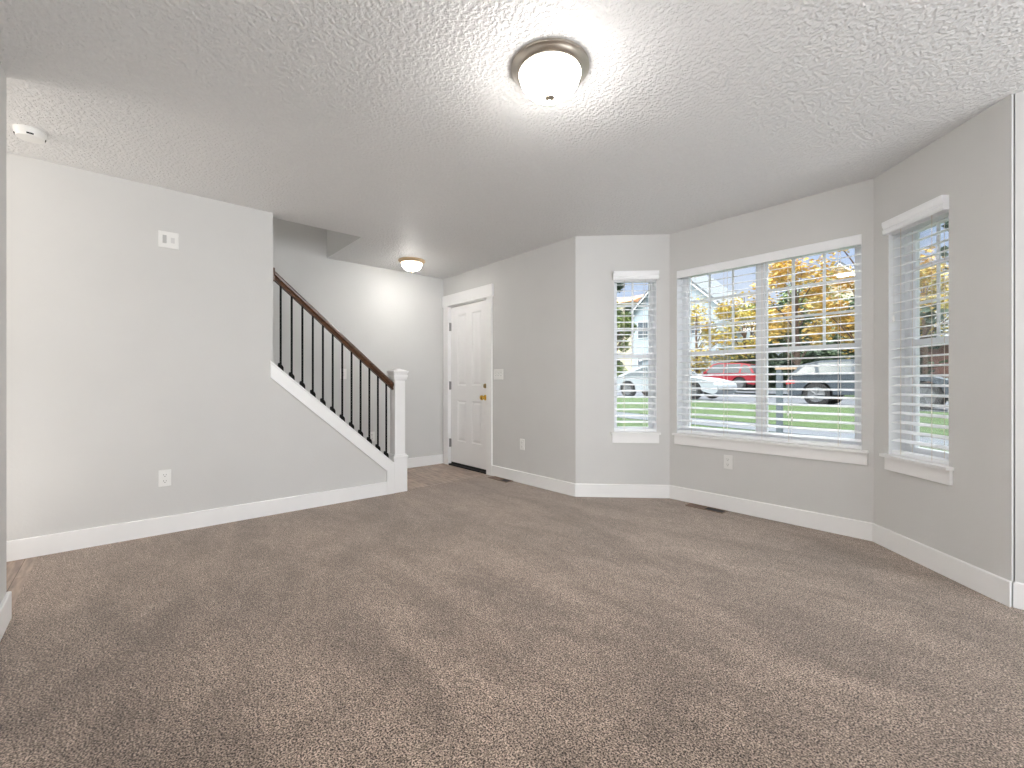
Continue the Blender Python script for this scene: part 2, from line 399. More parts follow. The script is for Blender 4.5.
XR = -4.035
rail = empty('stair_railing', (XR, 1.45, 0.72))
tag(rail, 'stair railing with brown wood handrail, black iron balusters and white newel post', 'stair railing')
def rl(b):   # shift into railing frame
    b.v = [(x-XR, y-1.45, z-0.72) for x, y, z in b.v]; return b
zr = lambda y: 1.499+0.872*(1.4-y)          # underside of the handrail
nrm = Vector((0, 0.872, 1)).normalized()
prof = [(-0.020, 0), (0.020, 0), (0.024, 0.012), (0.019, 0.026), (0.031, 0.038), (0.033, 0.052), (0.026, 0.064), (0.012, 0.070), (-0.012, 0.070), (-0.026, 0.064), (-0.033, 0.052), (-0.031, 0.038), (-0.019, 0.026), (-0.024, 0.012)]
vs = []
for y in (0.928, 2.0):
    for px, pn in prof: vs.append((XR+px, y, zr(y)+0.84*pn/nrm.z))
n = len(prof)
b = MB().add(vs, [tuple(range(n)), tuple(range(2*n-1, n-1, -1))]+[(i, i+n, (i+1) % n+n, (i+1) % n) for i in range(n)])
hr = rl(b).build('handrail', M['rail'], rail, smooth=True); hr['label'] = 'dark brown stained wooden handrail'
b = MB().box(XR-0.032, XR+0.036, YE+0.001, 0.930, zr(0.915)-0.022, zr(0.915)+0.085)
rl(b).build('wall_rosette', M['rail'], rail, bevel=0.006)
for k in range(12):
    y = 0.979+0.0848*k; z0 = zt(y)+ca
    b = MB().box(XR-0.0068, XR+0.0068, y-0.0068, y+0.0068, z0-0.01, zr(y)+0.006)
    bo = rl(b).build('baluster', M['iron'], rail)
    if k == 0: bo['label'] = 'thin black square iron baluster'
    sh = MB().add([(XR+sx*w_, y+sy*w_, z0+dz-SL*sy*w_) for dz, w_ in ((-0.001, 0.019), (0.048, 0.018), (0.058, 0.012)) for sx, sy in ((-1,-1),(1,-1),(1,1),(-1,1))],
                  [(0,1,2,3)]+[(a+i, a+(i+1) % 4, a+4+(i+1) % 4, a+4+i) for a in (0, 4) for i in range(4)]+[(8,9,10,11)])
    sh.v = [(x-XR, yy-1.45, z-0.72) for x, yy, z in sh.v]
    so = sh.build('shoe', M['iron'], bo)
NY = 2.031; nb, ns = 0.070, 0.054
b = MB().box(XR-nb, XR+nb, NY-nb, NY+nb, 0.0, 0.345)
b.box(XR-nb-.007, XR+nb+.007, NY-nb-.007, NY+nb+.007, 0.330, 0.352)
b.box(XR-nb+.005, XR+nb-.005, NY-nb+.005, NY+nb-.005, 0.352, 0.366)
b.box(XR-ns, XR+ns, NY-ns, NY+ns, 0.36, 1.12)
np_ = rl(b).build('newel_post', M['white'], rail, bevel=0.003); np_['label'] = 'white square newel post'
b = MB()
def frus(z0_, w0_, z1_, w1_):
    b.add([(XR+sx*w_, NY+sy*w_, z) for z, w_ in ((z0_, w0_), (z1_, w1_)) for sx, sy in ((-1,-1),(1,-1),(1,1),(-1,1))], [(3,2,1,0),(4,5,6,7)]+[(i, (i+1) % 4, 4+(i+1) % 4, 4+i) for i in range(4)])
frus(1.088, 0.060, 1.100, 0.066); frus(1.100, 0.066, 1.124, 0.071); frus(1.124, 0.073, 1.142, 0.073)
frus(1.142, 0.066, 1.156, 0.070); frus(1.156, 0.070, 1.168, 0.076); frus(1.168, 0.079, 1.182, 0.079); frus(1.182, 0.070, 1.196, 0.040); frus(1.196, 0.034, 1.204, 0.018)
co = MB(); co.v, co.f = [(x-XR, y-1.45, z-0.72) for x, y, z in b.v], b.f
co.build('newel_cap', M['white'], np_, bevel=0.0015)

# ------------------------------------------------------------------ entry door
# casing and head (trim), local frame of the front wall
ox = lambda X: X
b = MB().box(-5.003, -4.890, YD-0.018, YD, 0.0, 2.058)
b.box(-4.082, -3.985, YD-0.018, YD, 0.0, 2.058)
b.box(-5.018, -3.965, YD-0.026, YD, 2.058, 2.200)
structure(b.build('trim_3', M['white'], bevel=0.0015), 'wide white casing and head board around the entry door', 'door casing')
b = MB().box(-4.905, -4.889, YD, YD+TH, 0, 2.062); b.box(-4.081, -4.065, YD, YD+TH, 0, 2.062); b.box(-4.889, -4.081, YD, YD+TH, 2.046, 2.062)
b.box(-4.889, -4.872, YD+0.07, YD+TH, 0, 2.046); b.box(-4.098, -4.081, YD+0.07, YD+TH, 0, 2.046); b.box(-4.872, -4.098, YD+0.07, YD+TH, 2.03, 2.046)
structure(b.build('trim_4', M['white']), 'white jamb lining the entry door opening', 'door jamb')
door = empty('door_1', (-4.485, YD+0.03, 0)); structure(door, 'white four panel entry door with brass knob and deadbolt', 'door')
def dl(b): b.v = [(x+4.485, y-YD-0.03, z) for x, y, z in b.v]; return b
# slab with four sunk panels
dx0, dx1, dz0, dz1 = -4.886, -4.084, 0.040, 2.042
px = [(-4.735, -4.545), (-4.425, -4.235)]; pz = [(0.320, 0.840), (1.032, 1.932)]
xs = [dx0, px[0][0], px[0][1], px[1][0], px[1][1], dx1]; zs = [dz0, pz[0][0], pz[0][1], pz[1][0], pz[1][1], dz1]
b = MB(); yf = YD+0.024; yk = yf+0.040
for i in range(5):
    for j in range(5):
        a, c, d, e_ = xs[i], xs[i+1], zs[j], zs[j+1]
        if i in (1, 3) and j in (1, 3):
            r0 = [(a,d),(c,d),(c,e_),(a,e_)]
            loops = [(0, 0), (0.012, 0.012), (0.020, 0.012), (0.045, 0.004)]
            vs = [(x+(ins if x == a else -ins), yf+dep, z+(ins if z == d else -ins)) for ins, dep in loops for x, z in r0]
            b.add(vs, [(4*k+q, 4*k+(q+1) % 4, 4*k+4+(q+1) % 4, 4*k+4+q) for k in range(3) for q in range(4)]+[(12,13,14,15)])
        else:
            b.add([(a,yf,d),(c,yf,d),(c,yf,e_),(a,yf,e_)], [(0,1,2,3)])
b.add([(dx0,yf,dz0),(dx1,yf,dz0),(dx1,yf,dz1),(dx0,yf,dz1),(dx0,yk,dz0),(dx1,yk,dz0),(dx1,yk,dz1),(dx0,yk,dz1)], [(0,1,5,4),(1,2,6,5),(2,3,7,6),(3,0,4,7),(4,5,6,7)])
dl(b).build('door_slab', M['white'], door)
for z in (0.286, 1.030, 1.793):
    b = MB().box(-4.889, -4.873, YD+0.012, YD+0.026, z-0.052, z+0.052); b.lathe([(0.009, -0.054), (0.009, 0.054)], (-4.884, YD+0.008, z), 10)
    h_ = dl(b).build('hinge', M['steel'], door); h_['label'] = 'grey metal hinge'
b = MB().lathe([(0.033, 0.0), (0.033, -0.006), (0.014, -0.012), (0.012, -0.030), (0.022, -0.038), (0.029, -0.052), (0.027, -0.066), (0.014, -0.074)], (-4.148, yf, 0.890), 20, 'y')
k_ = dl(b).build('knob', M['brass'], door, smooth=True); k_['label'] = 'polished brass door knob'
b = MB().lathe([(0.028, 0.0), (0.027, -0.010), (0.020, -0.014)], (-4.148, yf, 1.028), 20, 'y'); b.box(-4.151, -4.145, yf-0.03, yf-0.012, 1.010, 1.046)
k_ = dl(b).build('deadbolt', M['oldbrass'], door, smooth=True); k_['label'] = 'antique brass deadbolt turn'
b = MB().box(-4.889, -4.081, YD-0.010, YD+0.075, -0.012, 0.016); b.box(-4.880, -4.090, yf+0.004, yk-0.002, 0.016, 0.044)
th = dl(b).build('threshold', M['black'], door); th['label'] = 'black threshold and weather strip under the door'
structure(MB().box(-4.889, -4.081, YD+0.09, YD+TH, -0.012, 2.03).build('trim_5', M['white']), 'outer face of the entry door recess', 'door')

# ------------------------------------------------------------------ windows, sills and blinds
def P2(p0, rot, x, y=0.0): return (p0[0]+math.cos(rot)*x-math.sin(rot)*y, p0[1]+math.sin(rot)*x+math.cos(rot)*y)
def window(n, p0, rot, op, halves, cols, label, ol=0.03, orr=0.03, fw=0.045):
    x0, x1, z0, z1 = op
    cx, cy = P2(p0, rot, (x0+x1)/2, 0.11); root = empty('window_%d' % n, (cx, cy, z0), rot); structure(root, label, 'window')
    hw = (x1-x0)/2; h = z1-z0
    b = MB(); y0, y1 = -0.012, 0.045
    for xa, xb in ((-hw, -hw+0.003), (hw-0.003, hw)): b.box(xa, xb, -0.108, y0, 0, h)
    b.box(-hw+0.003, hw-0.003, -0.108, y0, h-0.003, h)
    b.box(-hw, -hw+fw, y0, y1, 0, h); b.box(hw-fw, hw, y0, y1, 0, h); b.box(-hw+fw, hw-fw, y0, y1, 0, fw+.01); b.box(-hw+fw, hw-fw, y0, y1, h-fw, h)
    spans = [(-hw+fw, hw-fw)]
    if halves == 2:
        b.box(-0.027, 0.027, y0, y1, fw, h-fw); spans = [(-hw+fw, -0.027), (0.027, hw-fw)]
    b.build('window_frame', M['vinyl'], root)
    mid = h*0.49
    for a, c in spans:
        s = MB()
        s.box(a, c, 0.0, 0.03, mid-0.018, mid+0.018)
        for xx in (a, c-0.016): s.box(xx, xx+0.016, 0.004, 0.03, fw, h-fw)
        s.build('sash_rail', M['vinyl'], root)
        g = MB()
        for k in range(1, cols): xx = a+(c-a)*k/cols; g.box(xx-0.009, xx+0.009, 0.012, 0.020, mid+0.018, h-fw)
        top = h-fw-mid-0.018
        for k in (1, 2): zz = mid+0.018+top*k/3; g.box(a+.016, c-.016, 0.0125, 0.0195, zz-0.009, zz+0.009)
        g.build('muntins', M['vinyl'], root)
        MB().box(a+.01, c-.01, 0.014, 0.018, fw, h-fw).build('pane', M['glass'], root)
    # stool and apron
    b = MB()
    b.box(x0-ol, x1+orr, -0.042, 0.0, z0-0.016, z0+0.002); b.box(x0, x1, 0.0, 0.098, z0-0.001, z0+0.002)
    b.box(x0-ol+0.010, x1+orr-0.010, -0.017, 0.0, z0-0.098, z0-0.016)
    structure(b.build('trim_%d' % (n+5), M['white'], loc=(p0[0], p0[1], 0), rot=rot, bevel=0.0015), 'white sill and apron under '+label.replace(' with white grille bars', ''), 'window sill')
    return root
window(1, B1, R45, O1, 1, 2, 'narrow window at the left of the bay with white grille bars', 0.03, 0.03, 0.028)
window(2, B2, 0, O2, 2, 3, 'widest double window in the middle of the bay with white grille bars', 0.026, 0.042)
window(3, B3, -R45, O3, 1, 2, 'narrow window at the right of the bay with white grille bars', 0.020, 0.034)

TILT = math.radians(11)
def blind(p0, rot, op, proud, ladders, label, cords=(), drop=0.0):
    x0, x1, z0, z1 = op
    cx, cy = P2(p0, rot, (x0+x1)/2, 0); root = empty('window_blind', (cx, cy, z0+0.002), rot)
    tag(root, label, 'blind'); hw = (x1-x0)/2; h = z1-z0-0.002
    # valance
    b = MB()
    if proud:
        pr = [(-0.030, 0.002), (-0.036, 0.010), (-0.036, 0.030), (-0.030, 0.038), (-0.036, 0.050), (-0.041, 0.066), (-0.041, 0.082), (-0.026, 0.082), (-0.024, 0.002)]
        o_ = proud; zv = h-0.045
        pts = [(y, z+zv) for y, z in pr]
        nn = len(pts); vs = [(-hw-o_, y, z) for y, z in pts]+[(hw+o_+0.004, y, z) for y, z in pts]
        b.add(vs, [tuple(range(nn)), tuple(range(2*nn-1, nn-1, -1))]+[(i, i+nn, (i+1) % nn+nn, (i+1) % nn) for i in range(nn)])
        b.box(-hw-o_, -hw-o_+0.008, -0.03, -0.001, zv+0.002, zv+0.082); b.box(hw+o_-0.004, hw+o_+0.004, -0.03, -0.001, zv+0.002, zv+0.082)
    else:
        b.box(-hw+0.002, hw-0.002, -0.004, 0.006, h-0.070, h-0.006)
    b.build('valance', M['slat'], root)
    b = MB().box(-hw+0.004, hw-0.004, 0.016, 0.070, h-0.050, h-0.004)
    b.build('headrail', M['slat'], root)
    # slats, slightly crowned and tilted
    zt_ = h-0.075; pitch = 0.0585; n = int((zt_-0.035)/pitch); b = MB()
    yc = 0.045; wd = 0.031; c_, s_ = math.cos(TILT), math.sin(TILT)
    for k in range(n+1):
        z = zt_-pitch*k
        if z < 0.055+drop: break
        top = [(-wd, 0), (-wd*0.5, 0.0030), (0, 0.0040), (wd*0.5, 0.0030), (wd, 0)]
        pts = [(u, v+0.0016) for u, v in top]+[(u, v-0.0014) for u, v in reversed(top)]
        pts = [(yc+u*c_-v*s_, z+u*s_+v*c_) for u, v in pts]
        nn = len(pts); vs = [(-hw+0.003, y, zz) for y, zz in pts]+[(hw-0.003, y, zz) for y, zz in pts]
        b.add(vs, [tuple(range(nn)), tuple(range(2*nn-1, nn-1, -1))]+[(i, i+nn, (i+1) % nn+nn, (i+1) % nn) for i in range(nn)])
        zl = z
    b.build('slats', M['slat'], root)
    b = MB().box(-hw+0.004, hw-0.004, yc-0.030, yc+0.030, 0.002+drop, 0.026+drop); b.build('bottom_rail', M['slat'], root, bevel=0.003)
    for lx in ladders:
        b = MB(); x = -hw+lx*2*hw
        for yy in (yc-0.034, yc+0.034): b.box(x-0.0012, x+0.0012, yy-0.0008, yy+0.0008, 0.01+drop, h-0.03)
        b.build('ladder_cord', M['cord'], root)
    for cxx, zlen in cords:
        x = -hw+cxx*2*hw
        b = MB().tube([(x, 0.008, h-0.06), (x+0.002, 0.007, zlen+0.03)], 0.0012, 6)
        b.lathe([(0.0015, 0.035), (0.006, 0.025), (0.008, 0.0), (0.006, -0.002)], (x+0.002, 0.007, zlen), 10)
        co = b.build('lift_cord', M['plastic'], root); 
    return root
blind(B1, R45, O1, 0.010, (0.25, 0.74), 'white horizontal slat blind on the narrow window left of the big one')
blind(B2, 0, O2, False, (0.10, 0.31, 0.53, 0.67, 0.90), 'wide white horizontal slat blind across the double window', cords=((0.665, 0.21), (0.685, 0.17)))
blind(B3, -R45, O3, 0.0005, (0.2, 0.72), 'white horizontal slat blind on the narrow window at the far right', cords=((0.08, 0.85),))

# unseen windows added to house the fill lights: frames only around wall openings
b = MB(); 
for y in (-0.391-0.10, ): b.box(3.1, 3.16, y, y+0.05, 0.05, 2.15); b.box(5.24, 5.3, y, y+0.05, 0.05, 2.15); b.box(4.17, 4.23, y, y+0.05, 0.05, 2.15); b.box(3.1, 5.3, y, y+0.05, 2.1, 2.15); b.box(3.1, 5.3, y, y+0.05, 0.05, 0.12)
structure(b.build('window_4', M['vinyl']), 'added unseen patio door frame behind the camera', 'window')
b = MB(); x = XEND+0.05
b.box(x, x+0.05, 0.089, 0.15, 0.4, 2.3); b.box(x, x+0.05, 2.73, 2.789, 0.4, 2.3); b.box(x, x+0.05, 1.41, 1.47, 0.4, 2.3); b.box(x, x+0.05, 0.089, 2.789, 0.4, 0.46); b.box(x, x+0.05, 0.089, 2.789, 2.24, 2.3)
structure(b.build('window_5', M['vinyl']), 'added window frame in the unseen end wall', 'window')

# ------------------------------------------------------------------ wall plates
# local frame: x along the wall, y outward (into the wall), z up; origin at the plate centre on the wall
def duplex(name, loc, rot, label, group=None):
    r = empty(name, loc, rot); tag(r, label, 'outlet', group)
    MB().box(-0.036, 0.036, -0.006, 0.0, -0.058, 0.058).build('cover_plate', M['plastic'], r, bevel=0.003)
    for s in (1, -1):
        z = 0.0215*s
        f = MB().prism([(0.0165*math.cos(a)*1.0, z+max(-0.0135, min(0.0135, 0.0175*math.sin(a)))) for a in [2*PI*k/24 for k in range(24)]], -0.0085, -0.005, 'y').build('receptacle', M['plastic'], r)
        MB().box(-0.0085, -0.0055, -0.0090, -0.0080, z-0.001, z+0.008).box(0.0055, 0.0085, -0.0090, -0.0080, z-0.001, z+0.007).prism([(0.0032*math.cos(a), z-0.0085+0.0032*math.sin(a)) for a in [2*PI*k/10 for k in range(10)]], -0.0090, -0.0080, 'y').build('slots', M['slot'], f)
    return r
def switch(name, loc, rot, gangs, label, rocker=False):
    r = empty(name, loc, rot); tag(r, label, 'light switch'); w_ = 0.036+0.0235*(gangs-1)
    MB().box(-w_, w_, -0.006, 0, -0.058, 0.058).build('cover_plate', M['plastic'], r, bevel=0.003)
    for g in range(gangs):
        x = (g-(gangs-1)/2)*0.047
        t = MB().prism([(-0.004, -0.012), (-0.008, -0.011), (-0.017, 0.004), (-0.014, 0.008), (-0.004, 0.012)], x-0.005, x+0.005, 'x').build('toggle', M['plastic'], r)
        MB().box(x-0.0075, x+0.0075, -0.0068, -0.0055, -0.0165, 0.0165).build('toggle_slot', M['greyplastic'], t)
    return r
duplex('wall_outlet', (XL, 0.218, 0.392), PI/2, 'white outlet low on the long left wall below the chime plate')
duplex('wall_outlet', (XH, 2.200, 0.430), PI/2, 'white outlet seen between the lowest balusters on the hall wall')
duplex('wall_outlet', (-3.477, YD, 0.410), 0, 'white outlet low between the entry door and the bay corner')
duplex('wall_outlet', (-1.600, YB, 0.404), 0, 'white outlet low under the widest window')
switch('light_switch', (-3.876, YD, 1.160), 0, 3, 'white triple light switch right of the entry door')
r = switch('light_switch', (XH, 1.866, 1.165), PI/2, 1, 'white switch plate seen between balusters on the hall wall')
# two-gang plate high on the left wall
r = empty('chime_plate', (XL, 0.239, 2.079), PI/2); tag(r, 'white double wall plate high on the long left wall', 'wall plate')
MB().box(-0.058, 0.058, -0.007, 0, -0.058, 0.058).build('cover_plate', M['plastic'], r, bevel=0.003)
a = MB().box(-0.034, -0.012, -0.0085, -0.006, -0.027, 0.030).build('insert', M['greyplastic'], r); a['label'] = 'grey insert'
MB().box(0.012, 0.034, -0.0085, -0.006, -0.020, 0.018).build('insert', M['palegrey'], r)

# ------------------------------------------------------------------ ceiling fixtures
def flush_light(name, x, y, R, label, ring, strength, tint, group=None):
    r = empty(name, (x, y, H), 0); tag(r, label, 'ceiling light', group)
    k = R/0.178
    MB().lathe([(0.178*k, 0.0), (0.178*k, -0.010), (0.172*k, -0.014), (0.167*k, -0.019), (0.158*k, -0.028), (0.148*k, -0.033), (0.142*k, -0.033), (0.139*k, -0.028), (0.138*k, -0.004)], (0, 0, 0), 64).build('metal_ring', M[ring], r, smooth=True)
    prof = [(0.139*k*math.cos(a)**0.9, -0.028-0.104*k*math.sin(a)) for a in [PI/2*q/14 for q in range(14)]]+[(0.004, -0.028-0.104*k)]
    gm = lamp_glass('frosted_dome_'+ring, strength, tint)
    MB().lathe(prof, (0, 0, 0), 64).build('glass_dome', gm, r, smooth='all')
    zf = -0.028-0.104*k
    MB().lathe([(0.004, 0.004), (0.022, 0.0), (0.023, -0.005), (0.016, -0.011), (0.007, -0.016), (0.008, -0.022), (0.002, -0.029)], (0, 0, zf), 24).build('finial', M[ring], r, smooth=True)
    return r
flush_light('ceiling_light', -1.349, 1.3995, 0.170, 'large round ceiling light with glowing white dome above the carpet', 'nickel', 124, (1.0, 0.965, 0.93))
flush_light('ceiling_light', -4.503, 2.440, 0.148, 'smaller round ceiling light with warm metal rim over the entry', 'bronze', 40, (1.0, 0.965, 0.92))
light('bulb_passage', 'POINT', (-3.55, -1.50, H-0.25), (0, 0, 0), 9, (1.0, 0.92, 0.85), 0.12)

r = empty('smoke_detector', (-3.550, -0.385, H)); tag(r, 'round white smoke detector on the ceiling at the far left', 'smoke detector')
MB().lathe([(0.064, 0), (0.064, -0.012), (0.061, -0.016), (0.061, -0.030), (0.054, -0.044), (0.030, -0.049)], (0, 0, 0), 40).build('housing', M['plastic'], r, smooth=True)
for a in (-0.12, 1.45, 3.02, 4.59):
    b = MB()
    q_ = [(math.cos(a+d)*R_, math.sin(a+d)*R_, z) for R_, z in ((0.0617, -0.0325), (0.0580, -0.0400)) for d in (0, 0.15, 0.3, 0.45)]
    w_ = [(x*0.92, y*0.92, z+0.002) for x, y, z in q_]
    b.add(q_+w_, [(k, k+1, k+5, k+4) for k in range(3)]+[(8+k+4, 8+k+5, 8+k+1, 8+k) for k in range(3)]+[(0, 4, 12, 8), (3, 11, 15, 7), (0, 8, 9, 1), (1, 9, 10, 2), (2, 10, 11, 3), (4, 5, 13, 12), (5, 6, 14, 13), (6, 7, 15, 14)])
    b.build('vent_slot', M['black'], r)

# floor registers
def register(x, y, label, dark):
    r = empty('floor_vent', (x, y, 0.0)); tag(r, label, 'floor vent')
    b = MB(); W_, D_ = 0.150, 0.044
    b.box(-W_-.008, W_+.008, -D_-.008, -D_, 0.0, 0.005); b.box(-W_-.008, W_+.008, D_, D_+.008, 0.0, 0.005); b.box(-W_-.008, -W_, -D_, D_, 0.0, 0.005); b.box(W_, W_+.008, -D_, D_, 0.0, 0.005)
    b.build('frame', M['ventbrown'], r)
    b = MB(); nlo = 14
    for k in range(nlo):
        xx = -W_+2*W_*(k+.5)/nlo
        if xx < dark: b.box(xx-0.0075, xx+0.0075, -D_, D_, 0.0008, 0.0030)
    b.build('louvre', M['ventbrown'], r)
    MB().box(-W_, W_, -D_, D_, -0.0002, 0.0008).build('duct_opening', M['black'], r)
register(-3.765, 3.125, 'brown floor vent beside the entry door', 0.03)
register(-1.748, 3.716, 'brown floor vent under the widest window', 0.01)

# ================================================================== outdoors
gz = lambda x, y: (0.335+0.0078*(y-16)-0.0186*(max(min(x, 12), -45)+3.75)) if y > 8 else (0.335-0.0624-0.0186*(max(min(x, 12), -45)+3.75))*max(0, (y-4.4)/3.6)-0.05*(1-max(0, (y-4.4)/3.6))
M['grass'] = mat('lawn_grass', (0.018, 0.046, 0.005), 0.9, col2=(0.044, 0.085, 0.011), cscale=6, cdetail=8, bump=(60, 0.9, 0.04))
M['concrete'] = mat('concrete', (0.070, 0.080, 0.092), 0.85, col2=(0.058, 0.067, 0.078), cscale=4)
M['asphalt'] = mat('asphalt', (0.070, 0.078, 0.09), 0.9, col2=(0.058, 0.065, 0.075), cscale=10)
def strip(name, y0, y1, m, label, cat, dz=0.0, xa=-60, xb=40, ny=1, kind='structure'):
    nx = 40; b = MB()
    ys_ = [y0+(y1-y0)*j/ny for j in range(ny+1)]
    for j in range(ny+1):
        for i in range(nx+1):
            x = xa+(xb-xa)*i/nx; b.v.append((x, ys_[j], gz(x, ys_[j])+dz))
    for j in range(ny):
        for i in range(nx): k = j*(nx+1)+i; b.f.append((k, k+1, k+nx+2, k+nx+1))
    n0 = len(b.v)
    for j in range(ny+1):
        for i in range(nx+1):
            x = xa+(xb-xa)*i/nx; b.v.append((x, ys_[j], gz(x, ys_[j])-0.3))
    for i in range(nx):
        b.f.append((i, n0+i, n0+i+1, i+1)); k = ny*(nx+1)+i; b.f.append((k, k+1, n0+k+1, n0+k))
    o = b.build(name, M[m]); return tag(o, label, cat, kind=kind)
strip('lawn', YB+0.35, 8.05, 'grass', 'green lawn close outside the bay windows', 'lawn', 0.0, ny=6)
strip('sidewalk', 8.05, 9.2, 'concrete', 'grey concrete sidewalk across the front lawn', 'sidewalk', 0.01)
strip('lawn', 9.2, 15.85, 'grass', 'green lawn strip between sidewalk and street', 'lawn', 0.02)
strip('curb', 15.85, 16.1, 'concrete', 'concrete curb along the near side of the street', 'curb', 0.04)
strip('street', 16.1, 25.0, 'asphalt', 'grey asphalt street with parked cars', 'street', -0.05)
strip('lawn', 25.0, 90.0, 'grass', 'ground of the yards across the street', 'lawn', 0.0, xa=-90, xb=70, ny=4)
strip('driveway', 25.0, 36.0, 'concrete', 'concrete driveway across the street under the red car', 'driveway', 0.02, xa=-26, xb=-7, ny=2)

# --- cars
M['tyre'] = mat('tyre_rubber', (0.02, 0.02, 0.02), 0.8); M['rim'] = mat('alloy_rim', (0.16, 0.165, 0.17), 0.5, 0.3)
M['carglass'] = mat('car_glass', (0.06, 0.075, 0.08), 0.25, spec=0.3)
M['lamp_clear'] = mat('headlamp', (0.55, 0.60, 0.65), 0.15); M['lamp_red'] = mat('tail_lamp', (0.5, 0.02, 0.02), 0.2); M['lamp_amber'] = mat('amber_lamp', (0.9, 0.35, 0.03), 0.3)
M['white_car'] = mat('white_car_paint', (0.31, 0.335, 0.355), 0.45, spec=0.3); M['grey_car'] = mat('blue_grey_car_paint', (0.050, 0.062, 0.075), 0.5, 0.0, spec=0.25)
M['red_car'] = mat('red_car_paint', (0.26, 0.010, 0.020), 0.45, spec=0.3); M['silver_car'] = mat('pale_car_paint', (0.66, 0.70, 0.74), 0.25, coat=0.4)
def car(name, x, y, rot, body, label, length=4.75, height=1.42, width=1.82, suv=False):
    """local x forward; wheels on z=0"""
    z = gz(x, y)-0.03 if 16.1 < y < 25 else gz(x, y)+0.03
    r = empty(name, (x, y, z), rot); tag(r, label, 'car')
    L_ = length/2; hw = width/2; kx = L_/2.375; kh = height/1.42
    fa, ra = 1.42*kx, -1.38*kx; wr = 0.335 if not suv else 0.38; ar = wr+0.065; g0 = 0.20 if not suv else 0.27
    def arch(cx): return [(cx+ar*math.cos(a), max(g0, wr+ar*math.sin(a))) for a in [PI*k/12 for k in range(12, -1, -1)]][::-1] if False else [(cx+ar*math.cos(PI*k/12), max(g0, wr+ar*math.sin(PI*k/12))) for k in range(13)]
    belt = 0.90*kh if not suv else 0.98
    # outline going from rear bottom, under side to the front (archs), then back over the top
    out = [(-L_+0.10, g0+0.06)]
    out += [(px_, pz_) for px_, pz_ in reversed(arch(ra))]
    out += [(px_, pz_) for px_, pz_ in reversed(arch(fa))]
    out += [(L_-0.16, g0), (L_-0.03, g0+0.12), (L_, 0.50), (L_-0.04, 0.62*kh), (L_-0.22, 0.74*kh), (L_-0.75, 0.86*kh if not suv else 0.96), (0.92*kx, belt+0.04), (-1.75*kx, belt+0.06), (-L_+0.12, belt+0.04 if not suv else 0.98), (-L_+0.02, 0.80*kh), (-L_, 0.55)]
    def shaped(pts, w0, levels):
        """extrude outline across the width in steps, pulling the edges in for rounded flanks"""
        b = MB(); n = len(pts); rows = [(-1, 0.03), (-0.965, 0.0), (0.965, 0.0), (1, 0.03)]
        cxm = sum(p[0] for p in pts)/n
        for s, ins in [(-1, 1), (-0.93, 0), (0.93, 0), (1, 1)]:
            for px_, pz_ in pts:
                tap = 1-0.10*max(0, (pz_-0.6))/0.9-0.10*max(0, abs(px_)-L_*0.72)/(L_*0.28)
                k = 0.985 if ins else 1.0
                b.v.append((px_*k, s*w0*tap, 0.55+(pz_-0.55)*(0.965 if ins and pz_ > 0.55 else 1)))
        for q in range(3):
            for i in range(n): b.f.append((q*n+i, q*n+(i+1) % n, (q+1)*n+(i+1) % n, (q+1)*n+i))
        b.f.append(tuple(range(n))); b.f.append(tuple(range(4*n-1, 3*n-1, -1)))
        return b
    shaped(out, hw, None).build('body', M[body], r, smooth=True)
    # greenhouse
    if suv: gh = [(0.98*kx, belt+0.03), (0.42*kx, height-0.10), (0.1*kx, height-0.03), (-1.3*kx, height-0.05), (-1.85*kx, height-0.16), (-2.18*kx, belt+0.03)]
    else: gh = [(0.95*kx, belt+0.03), (0.30*kx, height-0.07), (-0.15*kx, height-0.02), (-0.85*kx, height-0.05), (-1.85*kx, belt+0.05)]
    def house(pts, inset, m, nm, par, zt0=0):
        b = MB(); n = len(pts)
        for s in (-1, 1):
            for px_, pz_ in pts:
                t = (pz_-belt)/(height-belt); b.v.append((px_, s*(hw*0.93-0.20*t-inset), pz_))
        for i in range(n): b.f.append((i, (i+1) % n, n+(i+1) % n, n+i))
        b.f.append(tuple(range(n))); b.f.append(tuple(range(2*n-1, n-1, -1)))
        return b.build(nm, m, par, smooth=False)
    house(gh, 0.0, M['carglass'], 'windows', r)
    # roof skin and pillars as body colour strips sitting proud of the glass
    b = MB()
    def strip3(pts, half):
        for s in (-1, 1):
            for (xa, za), (xb, zb_) in zip(pts, pts[1:]):
                def yy(z): return hw*0.93-0.20*((z-belt)/(height-belt))+0.004
                d = Vector((xb-xa, zb_-za)).normalized(); nx_, nz_ = -d.y*half, d.x*half
                vs = []
                for xx, zz in ((xa, za), (xb, zb_)):
                    for sg in (-1, 1):
                        X_, Z_ = xx+nx_*sg, zz+nz_*sg
                        vs += [(X_, s*yy(Z_), Z_), (X_, s*(yy(Z_)-0.06), Z_)]
                b.add(vs, [(0,2,6,4),(1,5,7,3),(0,1,3,2),(4,6,7,5),(0,4,5,1),(2,3,7,6)])
    strip3(gh[:-1] if not suv else gh[:-1], 0.035); strip3(gh[-2:], 0.05)
    xm = -0.35*kx; strip3([(xm, belt), (xm-0.03, height-0.04)], 0.035)
    if suv: strip3([(-1.35*kx, belt), (-1.45*kx, height-0.08)], 0.05)
    tp = [p for p in gh if p[1] > height-0.13]
    vs = []
    for px_, pz_ in tp:
        for s in (-1, 1):
            vs.append((px_, s*(hw*0.93-0.185), pz_+0.012))
    b.add(vs, [(2*i, 2*i+1, 2*i+3, 2*i+2) for i in range(len(tp)-1)])
    b.build('roof_and_pillars', M[body], r)
